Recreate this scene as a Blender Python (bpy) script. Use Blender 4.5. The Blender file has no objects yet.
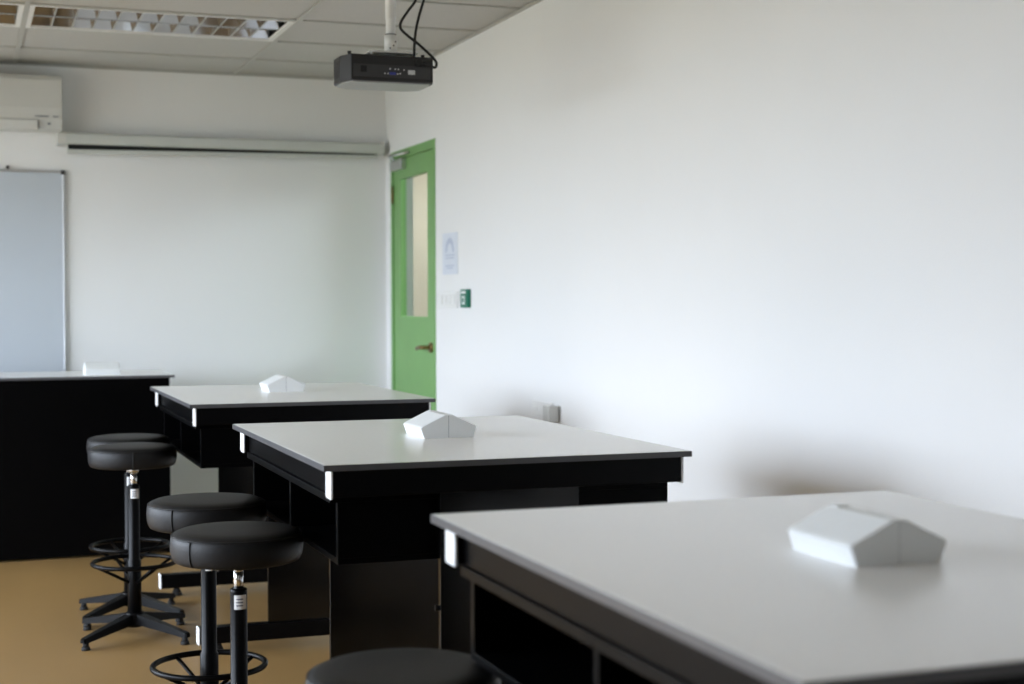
import bpy, bmesh, math, random
from mathutils import Vector, Matrix
random.seed(4)
C = bpy.context.scene.collection
R = math.radians

# ------------------------------------------------------------------ camera
CAM_H = 1.28
YAW, PITCH, ROLL, FPX = 19.909, -1.559, -0.139, 1509.3
def make_camera():
    y, t, r = R(YAW), R(PITCH), R(ROLL)
    fw = Vector((math.sin(y)*math.cos(t), math.cos(y)*math.cos(t), math.sin(t)))
    rt = Vector((math.cos(y), -math.sin(y), 0)); up = rt.cross(fw)
    rt2 = rt*math.cos(r) + up*math.sin(r); up2 = -rt*math.sin(r) + up*math.cos(r)
    cd = bpy.data.cameras.new('camera'); cd.sensor_width = 36; cd.lens = FPX*36/1024
    cd.clip_start = .05; cd.clip_end = 200
    cd.dof.use_dof = True; cd.dof.focus_distance = 4.3; cd.dof.aperture_fstop = 3.2
    o = bpy.data.objects.new('camera', cd); C.objects.link(o)
    M = Matrix((rt2, up2, -fw)).transposed().to_4x4(); M.translation = (0, 0, CAM_H)
    o.matrix_world = M
    bpy.context.scene.camera = o
make_camera()

# ------------------------------------------------------------------ sky and exposure
sc = bpy.context.scene
vs = sc.view_settings
vs.view_transform = 'Standard'; vs.look = 'None'; vs.gamma = 1; vs.use_curve_mapping = False
vs.exposure = 3.55
SKY = 1.4
w = bpy.data.worlds.new('overcast_sky'); sc.world = w; w.use_nodes = True
nt = w.node_tree; nt.nodes.clear()
tc = nt.nodes.new('ShaderNodeTexCoord'); sp = nt.nodes.new('ShaderNodeSeparateXYZ')
rp = nt.nodes.new('ShaderNodeValToRGB'); mr = nt.nodes.new('ShaderNodeMapRange')
bg = nt.nodes.new('ShaderNodeBackground'); wo = nt.nodes.new('ShaderNodeOutputWorld')
mr.inputs[1].default_value = -1; mr.inputs[2].default_value = 1
e = rp.color_ramp.elements
e[0].position = 0.48; e[0].color = (.17, .18, .16, 1)          # ground below the horizon
e[1].position = 0.505; e[1].color = (.655, .735, .855, 1)         # overcast sky: the zenith is three times the horizon
z_ = e.new(1.0); z_.color = (1.97, 2.21, 2.57, 1)
nt.links.new(tc.outputs['Generated'], sp.inputs[0]); nt.links.new(sp.outputs['Z'], mr.inputs[0])
nt.links.new(mr.outputs[0], rp.inputs[0]); nt.links.new(rp.outputs[0], bg.inputs[0])
bg.inputs[1].default_value = SKY; nt.links.new(bg.outputs[0], wo.inputs[0])

# room extents (metres, floor z = 0, camera above the origin)
XW, XL, YB, YF, ZC = 2.361, -3.2, 8.712, -2.2, 2.583
WIN_Z = (0.45, 2.40)
WINS = [(2.0, 4.05), (4.25, 6.2), (6.4, 8.35)]                      # window openings of the left wall, along y
PORTALS = [(XL-.08, (a+b)/2, sum(WIN_Z)/2, WIN_Z[1]-WIN_Z[0], b-a, -90) for a, b in WINS]+[(4.70, 9.15, 2.40, .70, 6.3, 90)]
for px_, py_, pz_, ph_, pl_, pr_ in PORTALS:
    ld = bpy.data.lights.new('window_portal', 'AREA'); ld.shape = 'RECTANGLE'
    ld.size = ph_; ld.size_y = pl_; ld.cycles.is_portal = True
    lo = bpy.data.objects.new('window_portal', ld); C.objects.link(lo)
    lo.location = (px_, py_, pz_); lo.rotation_euler = (0, R(pr_), 0)

# ------------------------------------------------------------------ materials
def mat(name, col, rough=.5, metal=0, spec=.5, noise=None, bump=None, coat=0):
    m = bpy.data.materials.new(name); m.use_nodes = True
    n = m.node_tree; b = n.nodes['Principled BSDF']
    b.inputs['Base Color'].default_value = (*col, 1); b.inputs['Roughness'].default_value = rough
    b.inputs['Metallic'].default_value = metal; b.inputs['Specular IOR Level'].default_value = spec
    if coat: b.inputs['Coat Weight'].default_value = coat; b.inputs['Coat Roughness'].default_value = .1
    tcn = n.nodes.new('ShaderNodeTexCoord')
    if noise:                                     # (scale, amount, stretch)
        sc_, amt, st = noise
        mp = n.nodes.new('ShaderNodeMapping'); mp.inputs['Scale'].default_value = st
        nz = n.nodes.new('ShaderNodeTexNoise'); nz.inputs['Scale'].default_value = sc_; nz.inputs['Detail'].default_value = 5
        mx = n.nodes.new('ShaderNodeValToRGB')
        mx.color_ramp.elements[0].position = .3; mx.color_ramp.elements[1].position = .7
        mx.color_ramp.elements[0].color = (*[c*(1-amt) for c in col], 1)
        mx.color_ramp.elements[1].color = (*[min(1, c*(1+amt)) for c in col], 1)
        n.links.new(tcn.outputs['Object'], mp.inputs[0]); n.links.new(mp.outputs[0], nz.inputs['Vector'])
        n.links.new(nz.outputs['Fac'], mx.inputs[0]); n.links.new(mx.outputs[0], b.inputs['Base Color'])
    if bump:
        bs, bst = bump
        nb = n.nodes.new('ShaderNodeTexNoise'); nb.inputs['Scale'].default_value = bs; nb.inputs['Detail'].default_value = 3
        bp = n.nodes.new('ShaderNodeBump'); bp.inputs['Strength'].default_value = bst; bp.inputs['Distance'].default_value = .002
        n.links.new(tcn.outputs['Object'], nb.inputs['Vector']); n.links.new(nb.outputs['Fac'], bp.inputs['Height'])
        n.links.new(bp.outputs[0], b.inputs['Normal'])
    return m
ST = (1, 1, 1)
M = dict(
    wall=mat('wall_paint', (.82, .82, .81), .9, noise=(1.3, .012, ST), bump=(160, .12), spec=.12),
    tile=mat('ceiling_tile_board', (.53, .52, .49), .9, noise=(60, .03, ST), bump=(120, .2), spec=.1),
    tee=mat('ceiling_tee_enamel', (.46, .455, .42), .5, noise=(8, .02, ST)),
    slab=mat('concrete_slab', (.35, .34, .32), .9, noise=(4, .1, ST)),
    floor=mat('vinyl_floor', (.255, .152, .054), .42, noise=(2.2, .09, (1, .35, 1)), bump=(60, .05)),
    top=mat('grey_laminate', (.87, .86, .835), .24, noise=(90, .015, ST), spec=.75),
    edge=mat('dark_edge_band', (.08, .08, .085), .35, noise=(40, .05, ST)),
    black=mat('black_laminate', (.0015, .0015, .0017), .3, noise=(30, .1, ST), spec=.06),
    satin=mat('satin_black_laminate', (.0015, .0015, .0016), .18, noise=(30, .1, ST), spec=.55),
    bmetal=mat('black_powder_coat', (.002, .002, .0023), .34, noise=(50, .1, ST), spec=.11),
    vinyl=mat('black_vinyl', (.0085, .0085, .009), .48, noise=(40, .12, ST), bump=(260, .25), spec=.27),
    seam=mat('black_thread', (.004, .004, .004), .7, noise=(80, .1, ST)),
    rubber=mat('black_rubber', (.01, .01, .01), .8, noise=(50, .1, ST)),
    cap=mat('white_plastic_cap', (.86, .87, .88), .4, noise=(30, .01, ST)),
    box=mat('white_moulded_plastic', (.84, .86, .86), .38, noise=(30, .01, ST)),
    chrome=mat('chrome', (.75, .75, .74), .18, metal=1, noise=(20, .02, ST)),
    paper=mat('white_sticker', (.80, .80, .79), .6, noise=(60, .02, ST)),
    ink=mat('grey_ink', (.12, .13, .17), .6, noise=(60, .05, ST)),
    mirror=mat('mirror_reflector', (.62, .63, .64), .06, metal=1, noise=(5, .01, ST)),
    blade=mat('satin_louvre', (.76, .76, .75), .25, metal=1, noise=(9, .01, ST)),
    wmetal=mat('white_enamel', (.82, .82, .80), .4, noise=(12, .01, ST)),
    tube=mat('fluorescent_glass', (.86, .86, .84), .3, noise=(12, .01, ST)),
    green=mat('green_door_paint', (.185, .385, .125), .4, noise=(5, .04, ST), bump=(90, .05)),
    brass=mat('antique_brass', (.30, .21, .09), .35, metal=1, noise=(20, .08, ST)),
    alu=mat('brushed_aluminium', (.62, .63, .64), .35, metal=1, noise=(60, .05, (1, 20, 1))),
    board=mat('whiteboard_enamel', (.53, .575, .62), .22, noise=(3, .01, ST)),
    dark=mat('dark_grey_plastic', (.03, .03, .032), .5, noise=(40, .1, ST)),
    pbody=mat('projector_black_plastic', (.006, .006, .0065), .42, noise=(40, .1, ST), bump=(300, .1)),
    pbase=mat('projector_base_grey', (.33, .33, .32), .4, noise=(40, .05, ST)),
    blue=mat('blue_connector', (.03, .04, .25), .5, noise=(40, .05, ST)),
    acw=mat('air_conditioner_white', (.60, .60, .57), .45, noise=(10, .01, ST)),
    casing=mat('screen_case_white', (.56, .58, .55), .4, noise=(10, .02, ST)),
    fabric=mat('black_screen_border', (.004, .006, .005), .8, noise=(40, .1, ST)),
    exitg=mat('green_plastic', (.0, .16, .09), .4, noise=(40, .05, ST)),
    beige=mat('beige_corridor_wall', (.46, .385, .28), .8, noise=(2, .03, ST)),
    jamb=mat('grey_door_jamb', (.30, .30, .28), .7, noise=(6, .05, ST)),
    print_=mat('blue_grey_print', (.52, .57, .68), .6, noise=(60, .06, ST)),
    sleeve=mat('pale_blue_paper', (.68, .72, .80), .35, noise=(30, .02, ST)),
)
def glass_mat():
    m = bpy.data.materials.new('clear_pane'); m.use_nodes = True; n = m.node_tree
    b = n.nodes['Principled BSDF']; o = n.nodes['Material Output']
    b.inputs['Base Color'].default_value = (.9, .95, .93, 1); b.inputs['Roughness'].default_value = .05
    tr = n.nodes.new('ShaderNodeBsdfTransparent'); tr.inputs[0].default_value = (.93, .96, .94, 1)
    lw = n.nodes.new('ShaderNodeLayerWeight'); lw.inputs[0].default_value = .5
    fr = n.nodes.new('ShaderNodeMapRange'); fr.inputs[3].default_value = .03; fr.inputs[4].default_value = .14
    n.links.new(lw.outputs['Facing'], fr.inputs[0])
    gl = n.nodes.new('ShaderNodeBsdfGlossy'); gl.inputs['Roughness'].default_value = .04
    mx = n.nodes.new('ShaderNodeMixShader')
    n.links.new(fr.outputs[0], mx.inputs[0]); n.links.new(tr.outputs[0], mx.inputs[1]); n.links.new(gl.outputs[0], mx.inputs[2])
    n.links.new(mx.outputs[0], o.inputs[0])
    return m
M['glass'] = glass_mat()

# ------------------------------------------------------------------ mesh helpers
class MB:
    def __init__(s): s.bm = bmesh.new()
    def box(s, x0, x1, y0, y1, z0, z1, bev=0, seg=2):
        t = bmesh.new(); bmesh.ops.create_cube(t, size=1)
        for v in t.verts:
            v.co = ((x0+x1)/2+v.co.x*(x1-x0), (y0+y1)/2+v.co.y*(y1-y0), (z0+z1)/2+v.co.z*(z1-z0))
        if bev: bmesh.ops.bevel(t, geom=t.edges[:], offset=bev, segments=seg, profile=.5, affect='EDGES')
        s.add(t); return s
    def add(s, t, Mx=None, smooth=False):
        mp = {}
        for v in t.verts: mp[v] = s.bm.verts.new(Mx @ v.co if Mx else v.co)
        for f in t.faces:
            try:
                g = s.bm.faces.new([mp[v] for v in f.verts]); g.smooth = smooth or f.smooth
            except ValueError: pass
        t.free(); return s
    def cyl(s, p0, p1, r0, r1=None, n=20, caps=True):
        p0, p1 = Vector(p0), Vector(p1); r1 = r0 if r1 is None else r1
        d = p1-p0; t = bmesh.new()
        bmesh.ops.create_cone(t, cap_ends=caps, segments=n, radius1=r0, radius2=r1, depth=d.length)
        for f in t.faces: f.smooth = len(f.verts) == 4
        q = d.to_track_quat('Z', 'Y').to_matrix().to_4x4(); q.translation = (p0+p1)/2
        return s.add(t, q)
    def lathe(s, prof, n=40, cx=0, cy=0):
        t = bmesh.new(); rings = []
        for r, z in prof:
            if r < 1e-6: rings.append([t.verts.new((cx, cy, z))])
            else: rings.append([t.verts.new((cx+r*math.cos(2*math.pi*i/n), cy+r*math.sin(2*math.pi*i/n), z)) for i in range(n)])
        for a, b in zip(rings, rings[1:]):
            for i in range(n):
                j = (i+1) % n
                vs_ = [a[i] if len(a) > 1 else a[0], a[j] if len(a) > 1 else None, b[j] if len(b) > 1 else b[0], b[i] if len(b) > 1 else None]
                f = t.faces.new([v for v in vs_ if v]); f.smooth = True
        bmesh.ops.recalc_face_normals(t, faces=t.faces[:])
        return s.add(t)
    def prism(s, pts, axis, a, b, bev=0):
        """2-D outline pushed along an axis: axis 'y' takes (x,z), 'x' takes (y,z), 'z' takes (x,y)."""
        t = bmesh.new()
        P = {'y': lambda p, h: (p[0], h, p[1]), 'x': lambda p, h: (h, p[0], p[1]), 'z': lambda p, h: (p[0], p[1], h)}[axis]
        A = [t.verts.new(P(p, a)) for p in pts]; B = [t.verts.new(P(p, b)) for p in pts]
        t.faces.new(A); t.faces.new(B[::-1])
        for i in range(len(pts)):
            j = (i+1) % len(pts); t.faces.new((A[j], A[i], B[i], B[j]))
        bmesh.ops.recalc_face_normals(t, faces=t.faces[:])
        if bev: bmesh.ops.bevel(t, geom=t.edges[:], offset=bev, segments=2, profile=.5, affect='EDGES')
        return s.add(t)
    def tube(s, path, r, n=10, closed=False):
        P = [Vector(p) for p in path]; N = len(P); t = bmesh.new(); rings = []
        ref = None
        for i in range(N):
            a = P[i-1] if (i or closed) else P[0]; b = P[(i+1) % N] if (i < N-1 or closed) else P[-1]
            d = (b-a).normalized()
            if ref is None: ref = d.orthogonal().normalized()
            u = (ref-d*ref.dot(d)).normalized(); v = d.cross(u); ref = u
            rings.append([t.verts.new(P[i]+u*r*math.cos(2*math.pi*k/n)+v*r*math.sin(2*math.pi*k/n)) for k in range(n)])
        for i in range(N if closed else N-1):
            a, b = rings[i], rings[(i+1) % N]
            for k in range(n):
                f = t.faces.new((a[k], a[(k+1) % n], b[(k+1) % n], b[k])); f.smooth = True
        if not closed: t.faces.new(rings[0][::-1]); t.faces.new(rings[-1])
        bmesh.ops.recalc_face_normals(t, faces=t.faces[:])
        return s.add(t)
    def build(s, name, m, parent=None, loc=None):
        me = bpy.data.meshes.new(name); s.bm.to_mesh(me); s.bm.free()
        me.materials.append(M[m])
        o = bpy.data.objects.new(name, me); C.objects.link(o)
        if parent: o.parent = parent
        if loc: o.location = loc
        return o
def bx(*a, **k): return MB().box(*a, **k)
def empty(name, loc=(0, 0, 0), rz=0):
    o = bpy.data.objects.new(name, None); C.objects.link(o); o.location = loc; o.rotation_euler = (0, 0, rz)
    o.empty_display_size = .1
    return o
def tag(o, label, cat, group=None):
    o['label'] = label; o['category'] = cat
    if group: o['group'] = group
    return o
def struct(o, label=None):
    o['kind'] = 'structure'
    if label: o['label'] = label
    return o
def copy_tree(o, parent=None):
    c = o.copy(); C.objects.link(c); c.parent = parent
    for ch in list(o.children): copy_tree(ch, c)
    return c
def twin(o, loc, parent=None, rz=None):
    """another object on the same mesh, same parent unless told"""
    c = o.copy(); C.objects.link(c); c.parent = parent or o.parent; c.location = loc
    if rz is not None: c.rotation_euler = (0, 0, rz)
    return c
def smooth_path(pts, k=8):
    P = [Vector(p) for p in pts]; P = [2*P[0]-P[1]]+P+[2*P[-1]-P[-2]]; out = []
    for i in range(1, len(P)-2):
        for j in range(k):
            t = j/k; a, b, c, d = P[i-1], P[i], P[i+1], P[i+2]
            out.append(.5*((2*b)+(c-a)*t+(2*a-5*b+4*c-d)*t*t+(3*b-a-3*c+d)*t**3))
    out.append(P[-2]); return out

# ------------------------------------------------------------------ room shell
WT = .125                                                          # wall thickness
DY0, DY1, DZ = 7.708, 8.598, 2.147                                # door opening in the right wall
struct(bx(XL-WT, XW+WT, YF-WT, YB+WT, -.12, 0).build('floor', 'floor'), 'yellow brown vinyl floor of the classroom')
mb = MB()
mb.box(XW, XW+WT, YF-WT, DY0, 0, 2.75).box(XW, XW+WT, DY1, YB+WT, 0, 2.75).box(XW, XW+WT, DY0, DY1, DZ, 2.75)
struct(mb.build('wall_right', 'wall'), 'bright white painted wall with the green door')
struct(bx(XL-WT, XW, YB, YB+WT, 0, 2.75).build('wall_back', 'wall'), 'off white painted wall behind the whiteboard')
struct(bx(XL-WT, XW, YF-WT, YF, 0, 2.75).build('wall_front', 'wall'), 'painted wall behind the camera')
mb = MB(); mb.box(XL-WT, XL, YF, YB, 0, WIN_Z[0]).box(XL-WT, XL, YF, YB, WIN_Z[1], 2.75)
ys = [YF]+[v for ab in WINS for v in ab]+[YB]
for a, b in zip(ys[::2], ys[1::2]): mb.box(XL-WT, XL, a, b, *WIN_Z)
struct(mb.build('wall_left', 'wall'), 'painted wall with the daylight windows')
for i, (a, b) in enumerate(WINS):
    z0, z1 = WIN_Z
    wr = bx(XL-.10, XL-.05, a, b, z0, z0+.05).box(XL-.10, XL-.05, a, b, z1-.05, z1).box(XL-.10, XL-.05, a, a+.05, z0+.05, z1-.05).box(XL-.10, XL-.05, b-.05, b, z0+.05, z1-.05).build('window_%d' % (i+1), 'alu')
    struct(wr, 'aluminium framed window of the left wall')
    for k in (1, 2):
        yy = a+(b-a)*k/3
        bx(XL-.095, XL-.055, yy-.02, yy+.02, z0+.05, z1-.05).build('mullion', 'alu', wr)

# suspended ceiling: slab, tee bars, tiles
ceil = struct(bx(XL-WT, XW+WT, YF-WT, YB+WT, 2.75, 2.87).build('ceiling', 'slab'), 'suspended ceiling of pale tiles on a metal grid')
XT = 1.471
gx = [x for x in (XT+1.2*k for k in range(-6, 2)) if XL < x < XW]
gy = [y for y in (YB-.56-.6*k for k in range(20)) if YF < y]
LIGHT_Y = (YB-1.76, YB-1.16); LIGHT_X = [(XT-1.2, XT), (XT-2.4, XT-1.2)]
ex = [XL]+gx+[XW]; ey = [YF]+sorted(gy)+[YB]
tile_mesh = {}
for i in range(len(ex)-1):
    for j in range(len(ey)-1):
        x0, x1, y0, y1 = ex[i], ex[i+1], ey[j], ey[j+1]
        if any(abs(x0-a[0]) < .01 for a in LIGHT_X) and abs(y0-LIGHT_Y[0]) < .01: continue
        k = (round(x1-x0, 3), round(y1-y0, 3)); cx, cy = (x0+x1)/2, (y0+y1)/2
        if k in tile_mesh: twin(tile_mesh[k], (cx, cy, ZC+.003))
        else: tile_mesh[k] = bx(-k[0]/2+.002, k[0]/2-.002, -k[1]/2+.002, k[1]/2-.002, 0, .015).build('ceiling_tile', 'tile', ceil, (cx, cy, ZC+.003))
for x in gx: bx(x-.012, x+.012, YF, YB, ZC-.006, ZC+.001).build('tee_bar', 'tee', ceil)
b0 = None
for y in gy:
    if b0 is None: b0 = bx(XL, XW, -.012, .012, ZC-.005, ZC+.002).build('tee_bar', 'tee', ceil, (0, y, 0))
    else: twin(b0, (0, y, 0))
bx(XW-.022, XW, YF, YB, ZC-.007, ZC).build('wall_angle', 'tee', ceil); bx(XL, XW, YB-.022, YB, ZC-.0075, ZC).build('wall_angle', 'tee', ceil)

# recessed louvre lights
def ceiling_light():
    r = empty('ceiling_light')
    hx, hy, zz = .588, .288, 0.0
    fr = MB()
    fr.box(-hx, hx, -hy, -hy+.02, 0, .012).box(-hx, hx, hy-.02, hy, 0, .012).box(-hx, -hx+.022, -hy+.02, hy-.02, 0, .012).box(hx-.022, hx, -hy+.02, hy-.02, 0, .012)
    fr.build('frame', 'wmetal', r)
    bx(-hx, hx, -hy, hy, .135, .14).build('housing', 'wmetal', r)
    for s in (-1, 1):                                             # two flat mirror trays, each with its own blades
        cy = s*.137; hw = .130
        ta = MB().prism([(cy-hw, .010), (cy-hw+.012, .048), (cy+hw-.012, .048), (cy+hw, .010), (cy+hw+.002, .010), (cy+hw-.010, .051), (cy-hw+.010, .051), (cy-hw-.002, .010)], 'x', -hx+.022, hx-.022)
        ta.build('reflector', 'mirror', r)
        bl0 = None
        for k in range(1, 12):
            x = -hx+.022+(2*hx-.044)*k/12
            if bl0 is None:
                bl0 = MB().prism([(-.004, .010), (.004, .010), (.001, .040), (-.001, .040)], 'y', cy-hw+.006, cy+hw-.006).build('louvre_blade', 'blade', r, (x, 0, 0))
            else: twin(bl0, (x, 0, 0))
    bx(-hx+.022, hx-.022, -.004, .004, .006, .05).build('centre_rail', 'blade', r)
    return r
cl = ceiling_light(); cyl_ = sum(LIGHT_Y)/2
cl.location = ((LIGHT_X[0][0]+LIGHT_X[0][1])/2, cyl_, ZC-.004)
tag(cl, 'unlit recessed mirror louvre ceiling light nearer the projector', 'ceiling light', 'recessed louvre lights in the ceiling')
c2 = copy_tree(cl); c2.location.x = sum(LIGHT_X[1])/2
tag(c2, 'unlit recessed louvre ceiling light cut off by the left picture edge', 'ceiling light', 'recessed louvre lights in the ceiling')

# ------------------------------------------------------------------ green door in the right wall
d = struct(empty('door_1', (XW, (DY0+DY1)/2, 0)), 'green door with a tall narrow glass window and brass handle')
hw = (DY1-DY0)/2
fr = MB(); fr.box(-.004, .045, -hw, -hw+.045, 0, DZ, .002).box(-.004, .045, hw-.045, hw, 0, DZ, .002).box(-.004, .045, -hw+.045, hw-.045, DZ-.05, DZ, .002)
fr.build('door_frame', 'green', d)
jm = MB(); jm.box(.045, WT, -hw, -hw+.03, 0, DZ).box(.045, WT, hw-.03, hw, 0, DZ).box(.045, WT, -hw+.03, hw-.03, DZ-.03, DZ)
jm.build('outer_jamb', 'jamb', d)
cy = (DY0+DY1)/2
wy0, wy1, wz0, wz1 = 7.872-cy, 8.412-cy, 1.194, 1.984
lf = MB(); x0, x1 = .004, .038
L0, L1 = -hw+.047, hw-.047
lf.box(x0, x1, L0, wy0, .008, DZ-.053).box(x0, x1, wy1, L1, .008, DZ-.053).box(x0, x1, wy0, wy1, .008, wz0).box(x0, x1, wy0, wy1, wz1, DZ-.053)
leaf = lf.build('door_leaf', 'green', d)
bx(.020, .025, wy0, wy1, wz0, wz1).build('pane', 'glass', leaf)
hd = MB().cyl((-.010, L0+.042, 1.03), (.004, L0+.042, 1.03), .027, n=24)
hnd = hd.build('handle_plate', 'brass', d)
MB().tube(smooth_path([(-.01, L0+.042, 1.03), (-.045, L0+.042, 1.03), (-.053, L0+.06, 1.03), (-.051, L0+.12, 1.027), (-.046, L0+.165, 1.022)]), .011).build('lever', 'brass', hnd)
cs = bx(-.032, .004, L1-.27, L1-.03, DZ-.115, DZ-.055, .006).build('door_closer', 'alu', d)
MB().tube([(-.02, L1-.1, DZ-.056), (-.09, L1-.24, DZ-.045)], .008).build('closer_arm', 'alu', cs)
MB().tube([(-.09, L1-.24, DZ-.045), (-.008, L1-.36, DZ-.03)], .008).build('closer_arm', 'alu', cs)
for z in (.25, 1.90): MB().cyl((-.005, hw-.046, z-.05), (-.005, hw-.046, z+.05), .007, n=12).build('hinge', 'brass', d)

# corridor beyond the door
struct(bx(XW+WT, 4.6, 6.0, 12.2, -.12, 0).build('corridor_floor', 'slab'), 'corridor floor outside the door')
struct(bx(XW+WT, 4.6, 12.2, 12.35, 0, 2.75).build('corridor_end_wall', 'beige'), 'beige corridor wall seen through the door window')
struct(bx(XW+WT, 4.75, 5.85, 12.35, 2.75, 2.87).build('corridor_ceiling', 'wall'), 'corridor ceiling')
struct(bx(4.6, 4.75, 6.0, 12.35, 0, 2.05).build('corridor_dimming_wall', 'beige'), 'unseen beige outer corridor wall, raised to cut the daylight')  # out of view; height chosen to limit daylight in the corridor
struct(bx(XW, XW+WT, YB+WT, 12.35, 0, 2.75).build('corridor_side_wall', 'beige'), 'beige corridor side wall')

struct(bx(XW+WT, 4.75, 5.85, 6.0, 0, 2.75).build('corridor_near_wall', 'beige'), 'beige wall closing the corridor')

# ------------------------------------------------------------------ desks
TOPZ, HW, HD = .911, .46, .6176
def make_desk():
    r = empty('lab_desk')
    t = .014
    top = bx(-HW+.003, HW-.003, -HD+.003, HD-.003, TOPZ-t, TOPZ).build('tabletop', 'top', r)
    eb = MB()
    z0, z1 = TOPZ-t-.0005, TOPZ-.0008
    eb.box(-HW, HW, -HD, -HD+.003, z0, z1).box(-HW, HW, HD-.003, HD, z0, z1).box(-HW, -HW+.003, -HD+.003, HD-.003, z0, z1).box(HW-.003, HW, -HD+.003, HD-.003, z0, z1)
    eb.build('edge_band', 'edge', top)
    zb0, zb1 = .833, TOPZ-t-.0005
    for s in (-1, 1):
        yb = s*(HD-.047)
        beam = bx(-.434, .442, yb-.025, yb+.025, zb0, zb1, .002).build('cross_beam', 'bmetal', r)
        for xa, xb in ((-.441, -.434), (.442, .449)): bx(xa, xb, yb-.027, yb+.027, zb0-.004, zb1-.001, .005).build('end_cap', 'cap', beam)
        col = bx(-.175, .175, yb-.009, yb+.009, .095, zb0, .001).build('leg_column', 'satin', r)
        MB().cyl((-.174, yb, .56), (-.186, yb, .56), .007, n=12).build('bolt', 'bmetal', col)
        foot = bx(-.428, .428, yb-.025, yb+.025, .035, .095, .002).build('foot_beam', 'bmetal', r)
        for e_ in (-1, 1): bx(min(e_*.428, e_*.434), max(e_*.428, e_*.434), yb-.027, yb+.027, .033, .097, .005).build('end_cap', 'cap', foot)
        for gx_ in (-.36, .36):
            MB().cyl((gx_, yb, 0), (gx_, yb, .012), .024, .02, 16).cyl((gx_, yb, .012), (gx_, yb, .036), .02, .01, 16).build('levelling_glide', 'rubber', foot)
    for s in (-1, 1):
        ya = HD-.074
        bx(min(s*.424, s*.410), max(s*.424, s*.410), -ya, ya, zb0+.002, zb1).build('apron', 'black', r)
        xo, xi = (-.412 if s < 0 else .430), s*.010
        a, b = min(xo, xi), max(xo, xi)
        cu = bx(min(s*.430, xi), max(s*.430, xi), -ya, ya, .815, .832, .001).build('shelf_top', 'black', r)
        bx(a, b, -ya, ya, .671, .685, .001).build('shelf_floor', 'black', r)
        for yy in (-ya+.009, 0, ya-.009): bx(a, b, yy-.009, yy+.009, .685, .815, .001).build('shelf_side', 'black', r)
    bx(-.009, .009, -HD+.068, HD-.068, .60, .815).build('shelf_back', 'black', r)
    return r
desk_x = 1.2145
desk_y = {1: 2.4997-HD, 2: 3.3272+HD, 3: 5.4781+HD}
desk = make_desk(); desk.location = (desk_x, desk_y[2], 0)
G = 'grey topped black desks along the white wall'
tag(desk, 'grey topped black desk in the middle of the row along the white wall', 'desk', G)
k = copy_tree(desk); k.location = (desk_x, desk_y[1], 0); tag(k, 'nearest grey topped black desk, large and blurred at lower right', 'desk', G)
k = copy_tree(desk); k.location = (desk_x, desk_y[3], 0); tag(k, 'farthest grey topped black desk of the row, nearest the green door', 'desk', G)

# white roof-shaped socket boxes
def make_box():
    r = empty('socket_box')
    hl = .086
    out = [(-.070, 0), (-.080, .028), (-.076, .032), (-.014, .062), (.014, .062), (.076, .032), (.080, .028), (.070, 0)]
    half_out = [(-.0006, 0), (-.070, 0), (-.080, .028), (-.076, .032), (-.012, .062), (-.0006, .062)]
    for sx in (1, -1):
        t = bmesh.new(); rows = []
        for y, kx, kz in ((-hl, .97, .975), (-hl+.004, 1, 1), (hl-.004, 1, 1), (hl, .97, .975)):
            rows.append([t.verts.new((sx*x*(kx if x < -.001 else 1), y, z*kz)) for x, z in half_out])
        for a, b in zip(rows, rows[1:]):
            for i in range(len(half_out)): t.faces.new((a[i], a[(i+1) % len(half_out)], b[(i+1) % len(half_out)], b[i]))
        t.faces.new(rows[0]); t.faces.new(rows[-1][::-1])
        bmesh.ops.recalc_face_normals(t, faces=t.faces[:])
        MB().add(t).build('housing_half', 'box', r)
    bx(-.0007, .0007, -hl+.001, hl-.001, 0, .0605).build('seam_strip', 'ink', r)
    bx(-.010, .010, .058, .080, .061, .064, .001).build('latch', 'box', r)
    return r
sb = make_box(); sb.location = (1.223, 3.965, TOPZ)
SG = 'white socket boxes on the desks'
tag(sb, 'white roof shaped plastic socket box on the middle desk', 'socket box', SG)
k = copy_tree(sb); k.location = (1.222, 1.874, TOPZ); tag(k, 'large blurred white roof shaped socket box on the nearest desk', 'socket box', SG)
k = copy_tree(sb); k.location = (1.230, 6.19, TOPZ); tag(k, 'small white roof shaped socket box on the farthest desk', 'socket box', SG)

# ------------------------------------------------------------------ teacher bench
BZ, BY, BX = .909, 7.791, .998
b = empty('teacher_bench', (-.316, BY+.32, 0))
tag(b, 'long black teacher bench with grey top in front of the whiteboard', 'bench')
hx = BX+.316
tp = bx(-hx+.003, hx-.003, -.317, .317, BZ-.014, BZ).build('worktop', 'top', b)
z0, z1 = BZ-.0145, BZ-.0008
MB().box(-hx, hx, -.32, -.317, z0, z1).box(-hx, hx, .317, .32, z0, z1).box(-hx, -hx+.003, -.317, .317, z0, z1).box(hx-.003, hx, -.317, .317, z0, z1).build('edge_band', 'edge', tp)
for i in range(3):
    wq = (2*hx-.048)/3; a = -hx+.024+i*wq
    bx(a+.0005, a+wq-.0005, -.312, -.294, .012, BZ-.0145, .001).build('front_panel', 'black', b)
for s in (-1, 1): bx(s*(hx-.033)-.009, s*(hx-.033)+.009, -.294, .30, 0, BZ-.0145, .001).build('side_panel', 'black', b)
bx(-hx+.042, hx-.042, .26, .278, .1, BZ-.0145).build('rear_panel', 'black', b)
k = copy_tree(sb); k.location = (.654, BY+.195, BZ); k.rotation_euler.z = R(90)
tag(k, 'white socket box turned sideways on the teacher bench', 'socket box', SG)

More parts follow.
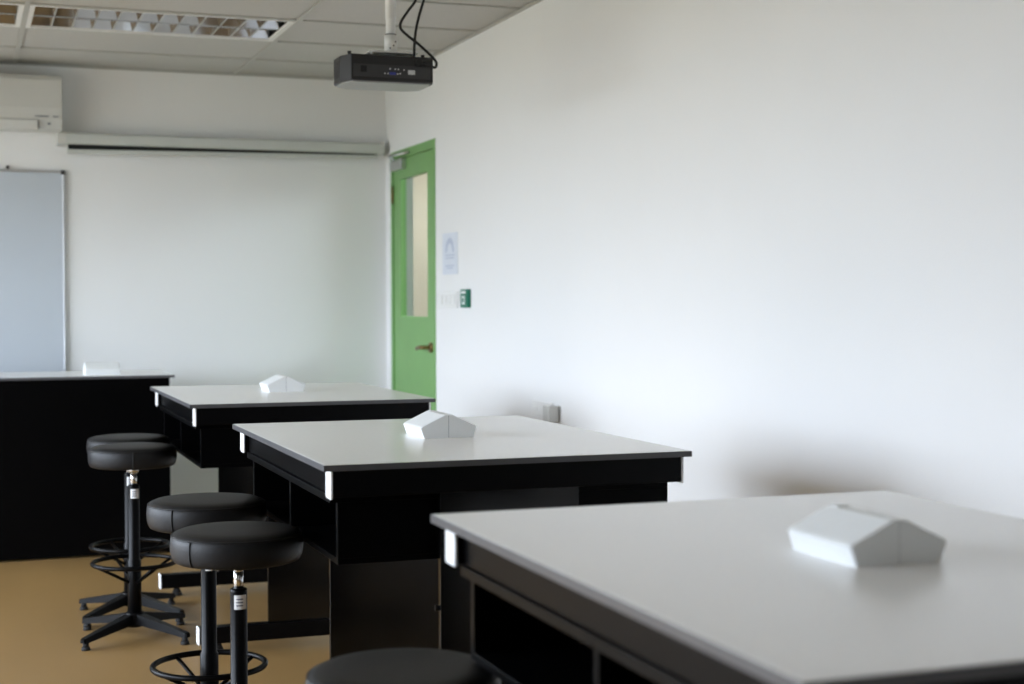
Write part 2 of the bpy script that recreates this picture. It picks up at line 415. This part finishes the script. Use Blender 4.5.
# ------------------------------------------------------------------ stools
SEAT_R = .165
def make_stool(h, rz, seam_deg):
    r = empty('lab_stool')
    zt, zb = h, h-.082
    R0 = SEAT_R
    prof = [(0, zt), (.06, zt-.0005), (.12, zt-.002), (R0-.022, zt-.005), (R0-.010, zt-.010), (R0-.004, zt-.017), (R0-.001, zt-.027), (R0, zt-.042), (R0-.001, zt-.058), (R0-.004, zt-.070), (R0-.009, zb+.003), (R0-.016, zb), (0, zb)]
    seat = MB().lathe(prof, 56).build('seat', 'vinyl', r)
    seat.location.x = -.003
    MB().tube([((R0-.0045)*math.cos(2*math.pi*k/56), (R0-.0045)*math.sin(2*math.pi*k/56), zt-.0155) for k in range(56)], .0022, 6, True).build('piping', 'vinyl', seat)
    a = R(seam_deg)
    MB().tube([((R0*f)*math.cos(a), (R0*f)*math.sin(a), zt-z) for f, z in ((.985, .016), (1.0, .028), (1.004, .042), (1.0, .058), (.985, .069), (.95, .079))], .0022, 6).build('seam', 'seam', seat)
    ct = h-.152                                                   # column top
    bx(-.07, .07, -.05, .05, zb-.008, zb, .002).build('seat_plate', 'bmetal', r)
    MB().cyl((0, 0, ct-.02), (0, 0, zb-.008), .0125, n=20).cyl((0, 0, zb-.024), (0, 0, zb-.007), .019, .022, 20).build('gas_piston', 'chrome', r)
    col = MB().lathe([(0, ct), (.016, ct), (.021, ct-.003), (.0215, ct-.01), (.0215, .30), (.0255, .295), (.0265, .06), (.0, .06)], 28).build('column', 'bmetal', r)
    # paper label wrapped round the column
    t = bmesh.new(); g = []
    for k in range(9):
        an = R(-128+k*11); g.append([t.verts.new((.0222*math.cos(an), .0222*math.sin(an), z)) for z in (ct-.052, ct-.016)])
    for a_, b_ in zip(g, g[1:]): f = t.faces.new((a_[0], b_[0], b_[1], a_[1])); f.smooth = True
    lab = MB().add(t).build('paper_label', 'paper', col)
    for z in (ct-.026, ct-.034, ct-.042):
        t = bmesh.new(); g = []
        for k in range(5):
            an = R(-112+k*11); g.append([t.verts.new((.0224*math.cos(an), .0224*math.sin(an), zz)) for zz in (z-.0018, z+.0012)])
        for a_, b_ in zip(g, g[1:]): t.faces.new((a_[0], b_[0], b_[1], a_[1]))
        MB().add(t).build('printed_line', 'ink', lab)
    rr = .155
    ring = MB().tube([(rr*math.cos(2*math.pi*k/48), rr*math.sin(2*math.pi*k/48), rz) for k in range(48)], .0085, 10, True).build('foot_ring', 'bmetal', r)
    for k in range(4):
        an = R(22+90*k); c, s = math.cos(an), math.sin(an)
        MB().tube([(rr*c*.98, rr*s*.98, rz-.003), (.022*c, .022*s, rz-.075)], .006, 8).build('ring_strut', 'bmetal', ring)
    MB().lathe([(0, .098), (.032, .098), (.036, .09), (.036, .05), (.03, .042), (0, .042)], 24).build('base_hub', 'bmetal', r)
    leg0 = None
    for k in range(4):
        t = bmesh.new(); rows = []
        for x, wd, za, zc_ in ((.02, .024, .056, .094), (.10, .020, .046, .078), (.20, .016, .034, .058), (.262, .014, .026, .045), (.270, .010, .028, .041)):
            rows.append([t.verts.new((x, y, z)) for y, z in ((-wd, za), (wd, za), (wd*.8, zc_), (-wd*.8, zc_))])
        for a_, b_ in zip(rows, rows[1:]):
            for i in range(4): t.faces.new((a_[i], a_[(i+1) % 4], b_[(i+1) % 4], b_[i]))
        t.faces.new(rows[0][::-1]); t.faces.new(rows[-1])
        bmesh.ops.recalc_face_normals(t, faces=t.faces[:])
        leg = MB().add(t).build('base_leg', 'bmetal', r)
        leg.rotation_euler = (0, 0, R(40+90*k))
        MB().cyl((.252, 0, 0), (.252, 0, .012), .017, .015, 14).cyl((.252, 0, .012), (.252, 0, .032), .012, .010, 14).build('foot_glide', 'rubber', leg)
    return r
STG = 'round black vinyl stools beside the desks'
stools = [
    ((0.596, 5.884), 0.737, 0, 0.287, -95, 'round black stool standing in front of its twin by the farthest desk'),
    ((0.622, 6.300), 0.737, 3, 0.287, -105, 'round black stool half hidden behind its twin near the teacher bench'),
    ((0.632, 4.244), 0.734, 6, 0.262, -133, 'round black stool by the middle desk, the one farther from the camera'),
    ((0.638, 3.784), 0.714, -2, 0.265, -143, 'round black stool by the middle desk, the one nearer the camera'),
    ((0.690, 2.440), 0.668, 10, 0.265, -120, 'blurred round black stool seat at the bottom edge beside the nearest desk'),
]
for (x, y), h, a, rz, sd, lab in stools:
    s = make_stool(h, rz, sd-a); s.location = (x, y, 0); s.rotation_euler.z = R(a)
    tag(s, lab, 'stool', STG)

# ------------------------------------------------------------------ projector, mount and cables
PX, PY, PZ = 1.497, 5.60, 2.151                                   # centre of the body
p = tag(empty('projector', (PX, PY, PZ), 0), 'black projector hanging upside down from a white ceiling pole', 'projector')
W2, D2, H2 = .187, .11, .049
FOOT = [(-.140, -.11), (.176, -.11), (W2-.002, -.075), (W2, -.04), (W2, .06), (W2-.01, .085), (.12, .12), (-.11, .12), (-W2+.03, .085), (-W2+.02, .06), (-W2+.02, -.04), (-W2+.026, -.055)]
body = MB().prism(FOOT, 'z', -H2, H2, .004).build('body', 'pbody', p)
MB().prism([(x*.93, y*.9) for x, y in FOOT], 'z', -H2-.005, -H2+.001, .001).build('cover_panel', 'pbase', p)
yr = -D2
rp_ = bx(-.132, .166, yr-.0015, yr+.001, -.034, .012, .0005).build('rear_panel', 'dark', p)
bx(.078, .105, yr-.0025, yr-.001, -.020, -.003).build('rating_sticker', 'alu', rp_)
bx(.006, .030, yr-.006, yr-.001, -.024, -.014, .001).build('video_port', 'blue', rp_)
for x, z in ((-.012, -.020), (.0, -.020), (.037, -.020), (.047, -.018), (.008, -.002), (.028, -.003), (.040, -.003), (.062, -.004)):
    MB().cyl((x, yr-.006, z), (x, yr-.001, z), .0028, n=10).build('audio_jack', 'alu', rp_)
bx(-.105, -.082, yr-.004, yr-.001, -.018, .006, .001).build('power_inlet', 'rubber', rp_)
MB().cyl((.118, yr-.018, .026), (.118, yr+.004, .026), .012, n=16).build('cable_plug', 'rubber', p)
for k in range(4): bx(-W2+.0188, -W2+.023, -.034+k*.024, -.020+k*.024, -.030, .030).build('vent_slat', 'dark', p)
bx(-W2+.018, -W2+.022, .052, .057, -.035, -.022).build('indicator', 'wmetal', p)
for x in (-.14, .145): MB().cyl((x, -D2+.03, H2-.001), (x, -D2+.03, H2+.012), .006, .008, 12).build('adjuster_foot', 'rubber', p)
MB().cyl((.06, D2-.01, .0), (.06, D2+.03, .0), .036, .034, 24).build('lens', 'dark', p)

m = tag(empty('projector_mount', (1.536, PY-.01, ZC)), 'white ceiling pole and bracket holding the projector', 'mount')
zt_ = PZ+H2-ZC
MB().cyl((0, 0, zt_+.06), (0, 0, 0), .0185, n=24).build('pole', 'wmetal', m)
MB().cyl((0, 0, zt_+.155), (0, 0, -.01), .0205, n=24).build('outer_pole', 'wmetal', m)
MB().cyl((0, 0, -.012), (0, 0, -.004), .07, n=32).build('ceiling_flange', 'wmetal', m)
cb = MB().cyl((0, 0, zt_+.028), (0, 0, zt_+.092), .0245, n=24).build('clamp_collar', 'wmetal', m)
MB().cyl((0, 0, zt_+.090), (0, 0, zt_+.096), .0215, n=24).build('collar_ring', 'dark', cb)
for a, z in ((-80, .05), (-60, .065), (-110, .04)):
    c, s_ = math.cos(R(a)), math.sin(R(a)); MB().cyl((.02*c, .02*s_, zt_+z), (.027*c, .027*s_, zt_+z), .003, n=8).build('screw', 'dark', cb)
MB().cyl((0, 0, zt_+.012), (0, 0, zt_+.03), .016, n=20).build('swivel', 'alu', m)
br = bx(-.095, .095, -.05, .05, zt_+.018, zt_+.024, .001).build('bracket_plate', 'wmetal', m)
for x in (-.085, .085):
    for y in (-.04, .04): MB().cyl((x, y, zt_), (x, y, zt_+.019), .005, n=10).build('spacer', 'wmetal', br)

def pix(px, py, Y):
    y, t, r = R(YAW), R(PITCH), R(ROLL)
    fw = Vector((math.sin(y)*math.cos(t), math.cos(y)*math.cos(t), math.sin(t))); rt = Vector((math.cos(y), -math.sin(y), 0)); up = rt.cross(fw)
    u, v = px-512, py-342; a = u*math.cos(r)+v*math.sin(r); b_ = -u*math.sin(r)+v*math.cos(r)
    dd = fw+rt*a/FPX-up*b_/FPX; dd = dd*(Y/dd.y)
    return dd+Vector((0, 0, CAM_H))
yc = PY-.09
pts = [pix(x, y, yc) for x, y in ((416, -1), (408, 11), (401, 22), (401, 29), (408, 36), (417, 43), (427, 52), (434, 59), (436.5, 64), (434, 67.5))]+[Vector((PX+.128, PY-D2-.019, PZ+.026))]
pts = [Vector((pts[0].x+.02, pts[0].y+.03, ZC-.003)), pts[0]+Vector((.012, .0, .08))]+pts
tag(MB().tube(smooth_path(pts), .0052, 10).build('power_cable', 'rubber'), 'black cable looping in an S curve down to the projector', 'cable')
pts = [pix(x, y, yc+.02) for x, y in ((424, -1), (419, 16), (416, 30), (414.5, 44), (414, 57))]
pts = [Vector((pts[0].x+.04, pts[0].y+.03, ZC-.003)), pts[0]+Vector((.02, 0, .09))]+pts+[Vector((pts[-1].x, pts[-1].y+.02, PZ+H2-.004))]
tag(MB().tube(smooth_path(pts), .0052, 10).build('video_cable', 'rubber'), 'black cable dropping almost straight behind the looping one', 'cable')

# ------------------------------------------------------------------ back wall: air conditioner, projection screen, whiteboard
a = tag(empty('air_conditioner', (.02, YB, 2.203)), 'white wall air conditioner close under the ceiling', 'air conditioner')
hx = .485
pr = [(0, .03), (-.10, .0), (-.165, .012), (-.195, .06), (-.205, .12), (-.205, .27), (-.19, .296), (-.02, .301), (0, .301)]
body = MB().prism(pr, 'x', -hx, hx, .004).build('body', 'acw', a)
MB().prism([(-.199, .062), (-.2085, .12), (-.2085, .268), (-.204, .268), (-.204, .12), (-.196, .062)], 'x', -hx+.004, hx-.004).build('front_panel', 'acw', a)
fl = MB().prism([(-.166, .010), (-.199, .054), (-.202, .052), (-.169, .006)], 'x', -hx+.12, hx-.125).build('air_flap', 'acw', a)
bx(hx-.126, hx-.122, -.2, -.165, .008, .056).build('flap_gap', 'dark', a)
bx(hx-.14, hx-.07, -.2095, -.2075, .072, .077).build('printed_mark', 'ink', a)
bx(hx-.05, hx-.02, -.2095, -.2075, .072, .077).build('printed_mark', 'ink', a)
bx(hx-.075, hx-.060, -.190, -.184, .034, .042).build('indicator', 'ink', a)

s = tag(empty('projection_screen', (1.405, YB, 2.139)), 'long white roll-up projection screen case on the wall, pulled shut', 'projection screen')
hx = .924
case = MB().prism([(-.012, .008), (-.095, .006), (-.105, .016), (-.105, .058), (-.095, .070), (-.012, .072)], 'x', -hx+.05, hx-.03, .002).build('case', 'casing', s)
for x0_, x1_ in ((-hx, -hx+.05), (hx-.03, hx)):
    MB().prism([(-.008, .002), (-.098, .002), (-.108, .012), (-.108, .062), (-.098, .074), (-.008, .074)], 'x', x0_, x1_, .003).build('end_cap', 'acw', s)
MB().prism([(-hx+.06, .007), (hx-.045, .007), (hx-.045, -.002), (-hx+.06, -.022)], 'y', -.075, -.070).build('screen_border', 'fabric', s)
MB().prism([(-hx+.056, -.022), (hx-.04, -.002), (hx-.04, -.017), (-hx+.056, -.044)], 'y', -.088, -.060, .002).build('weight_bar', 'casing', s)
for x in (-hx+.15, hx-.15): bx(x-.02, x+.02, -.02, 0, .01, .08, .002).build('wall_bracket', 'wmetal', s)

wbx0, wbx1, wz0, wz1 = -1.88, .527, .829, 2.005
wb = tag(empty('whiteboard', ((wbx0+wbx1)/2, YB, wz0)), 'blue tinted whiteboard with thin aluminium frame on the wall', 'whiteboard')
hx, hz = (wbx1-wbx0)/2, wz1-wz0
bx(-hx+.01, hx-.01, -.016, -.002, .01, hz-.01).build('writing_surface', 'board', wb)
for x0_, x1_ in ((-hx, -hx+.014), (hx-.014, hx)): bx(x0_, x1_, -.022, -.001, .02, hz-.02, .002).build('frame_rail', 'alu', wb)
for z0_, z1_ in ((0, .014), (hz-.014, hz)): bx(-hx+.02, hx-.02, -.022, -.001, z0_, z1_, .002).build('frame_rail', 'alu', wb)
for x in (-hx, hx-.022):
    for z in (0, hz-.022): bx(x-.001, x+.023, -.025, -.001, z-.001, z+.023, .003).build('corner_cap', 'dark', wb)
bx(-.6, .6, -.08, -.02, -.012, 0, .002).build('pen_tray', 'alu', wb)
MB().cyl((hx-.30, -.012, hz), (hx-.30, -.012, hz+.012), .006, n=12).cyl((hx-.30, -.020, hz+.012), (hx-.30, -.004, hz+.012), .009, n=12).build('hook', 'dark', wb)

# ------------------------------------------------------------------ right wall: notice, switches, exit button, socket
n_ = tag(empty('notice', (XW, 7.452, 1.418)), 'pale blue printed notice taped to the wall beside the green door', 'notice')
bx(-.003, 0, -.125, .125, 0, .214).build('sheet', 'sleeve', n_)
t = bmesh.new(); g = []
for k in range(13):
    an = math.pi*k/12; g.append([t.verts.new((-.0036, r_*math.cos(an), .115+1.0*r_*math.sin(an))) for r_ in (.045, .075)])
for a_, b_ in zip(g, g[1:]): t.faces.new((a_[0], b_[0], b_[1], a_[1]))
MB().add(t).build('printed_emblem', 'print_', n_)
for z, ww in ((.100, .08), (.085, .07), (.045, .075), (.033, .05)): bx(-.0037, -.003, -ww, ww, z-.004, z+.003).build('printed_line', 'print_', n_)
sw = tag(empty('switch_panel', (XW, 7.48, 1.245)), 'low white switch panel on the wall beside the green button', 'switch')
bx(-.009, 0, -.165, .165, 0, .086, .003).build('plate', 'wmetal', sw)
for k in range(4): bx(-.013, -.008, -.14+k*.075, -.085+k*.075, .018, .068, .002).build('rocker', 'wmetal', sw)
eb = tag(empty('exit_button', (XW, 7.168, 1.247)), 'small green door release button box on the white wall', 'exit button')
bx(-.022, 0, -.055, .055, 0, .092, .004).build('housing', 'exitg', eb)
bx(-.0245, -.0215, -.022, .022, .016, .058, .001).build('press_plate', 'paper', eb)
bx(-.0255, -.0240, -.012, .012, .027, .047).build('symbol', 'exitg', eb)
bx(-.0235, -.0215, -.035, .035, .070, .083).build('printed_strip', 'paper', eb)
so = tag(empty('wall_socket', (XW, 6.10, .767)), 'white wall socket with a grey plug low on the wall beyond the middle desk', 'socket')
bx(-.010, 0, -.10, .14, .012, .076, .003).build('plate', 'wmetal', so)
for k in range(2): bx(-.014, -.009, -.02+k*.09, .01+k*.09, .03, .05, .002).build('rocker', 'wmetal', so)
bx(-.055, -.009, -.185, -.11, 0, .07, .006).build('plug', 'acw', so)
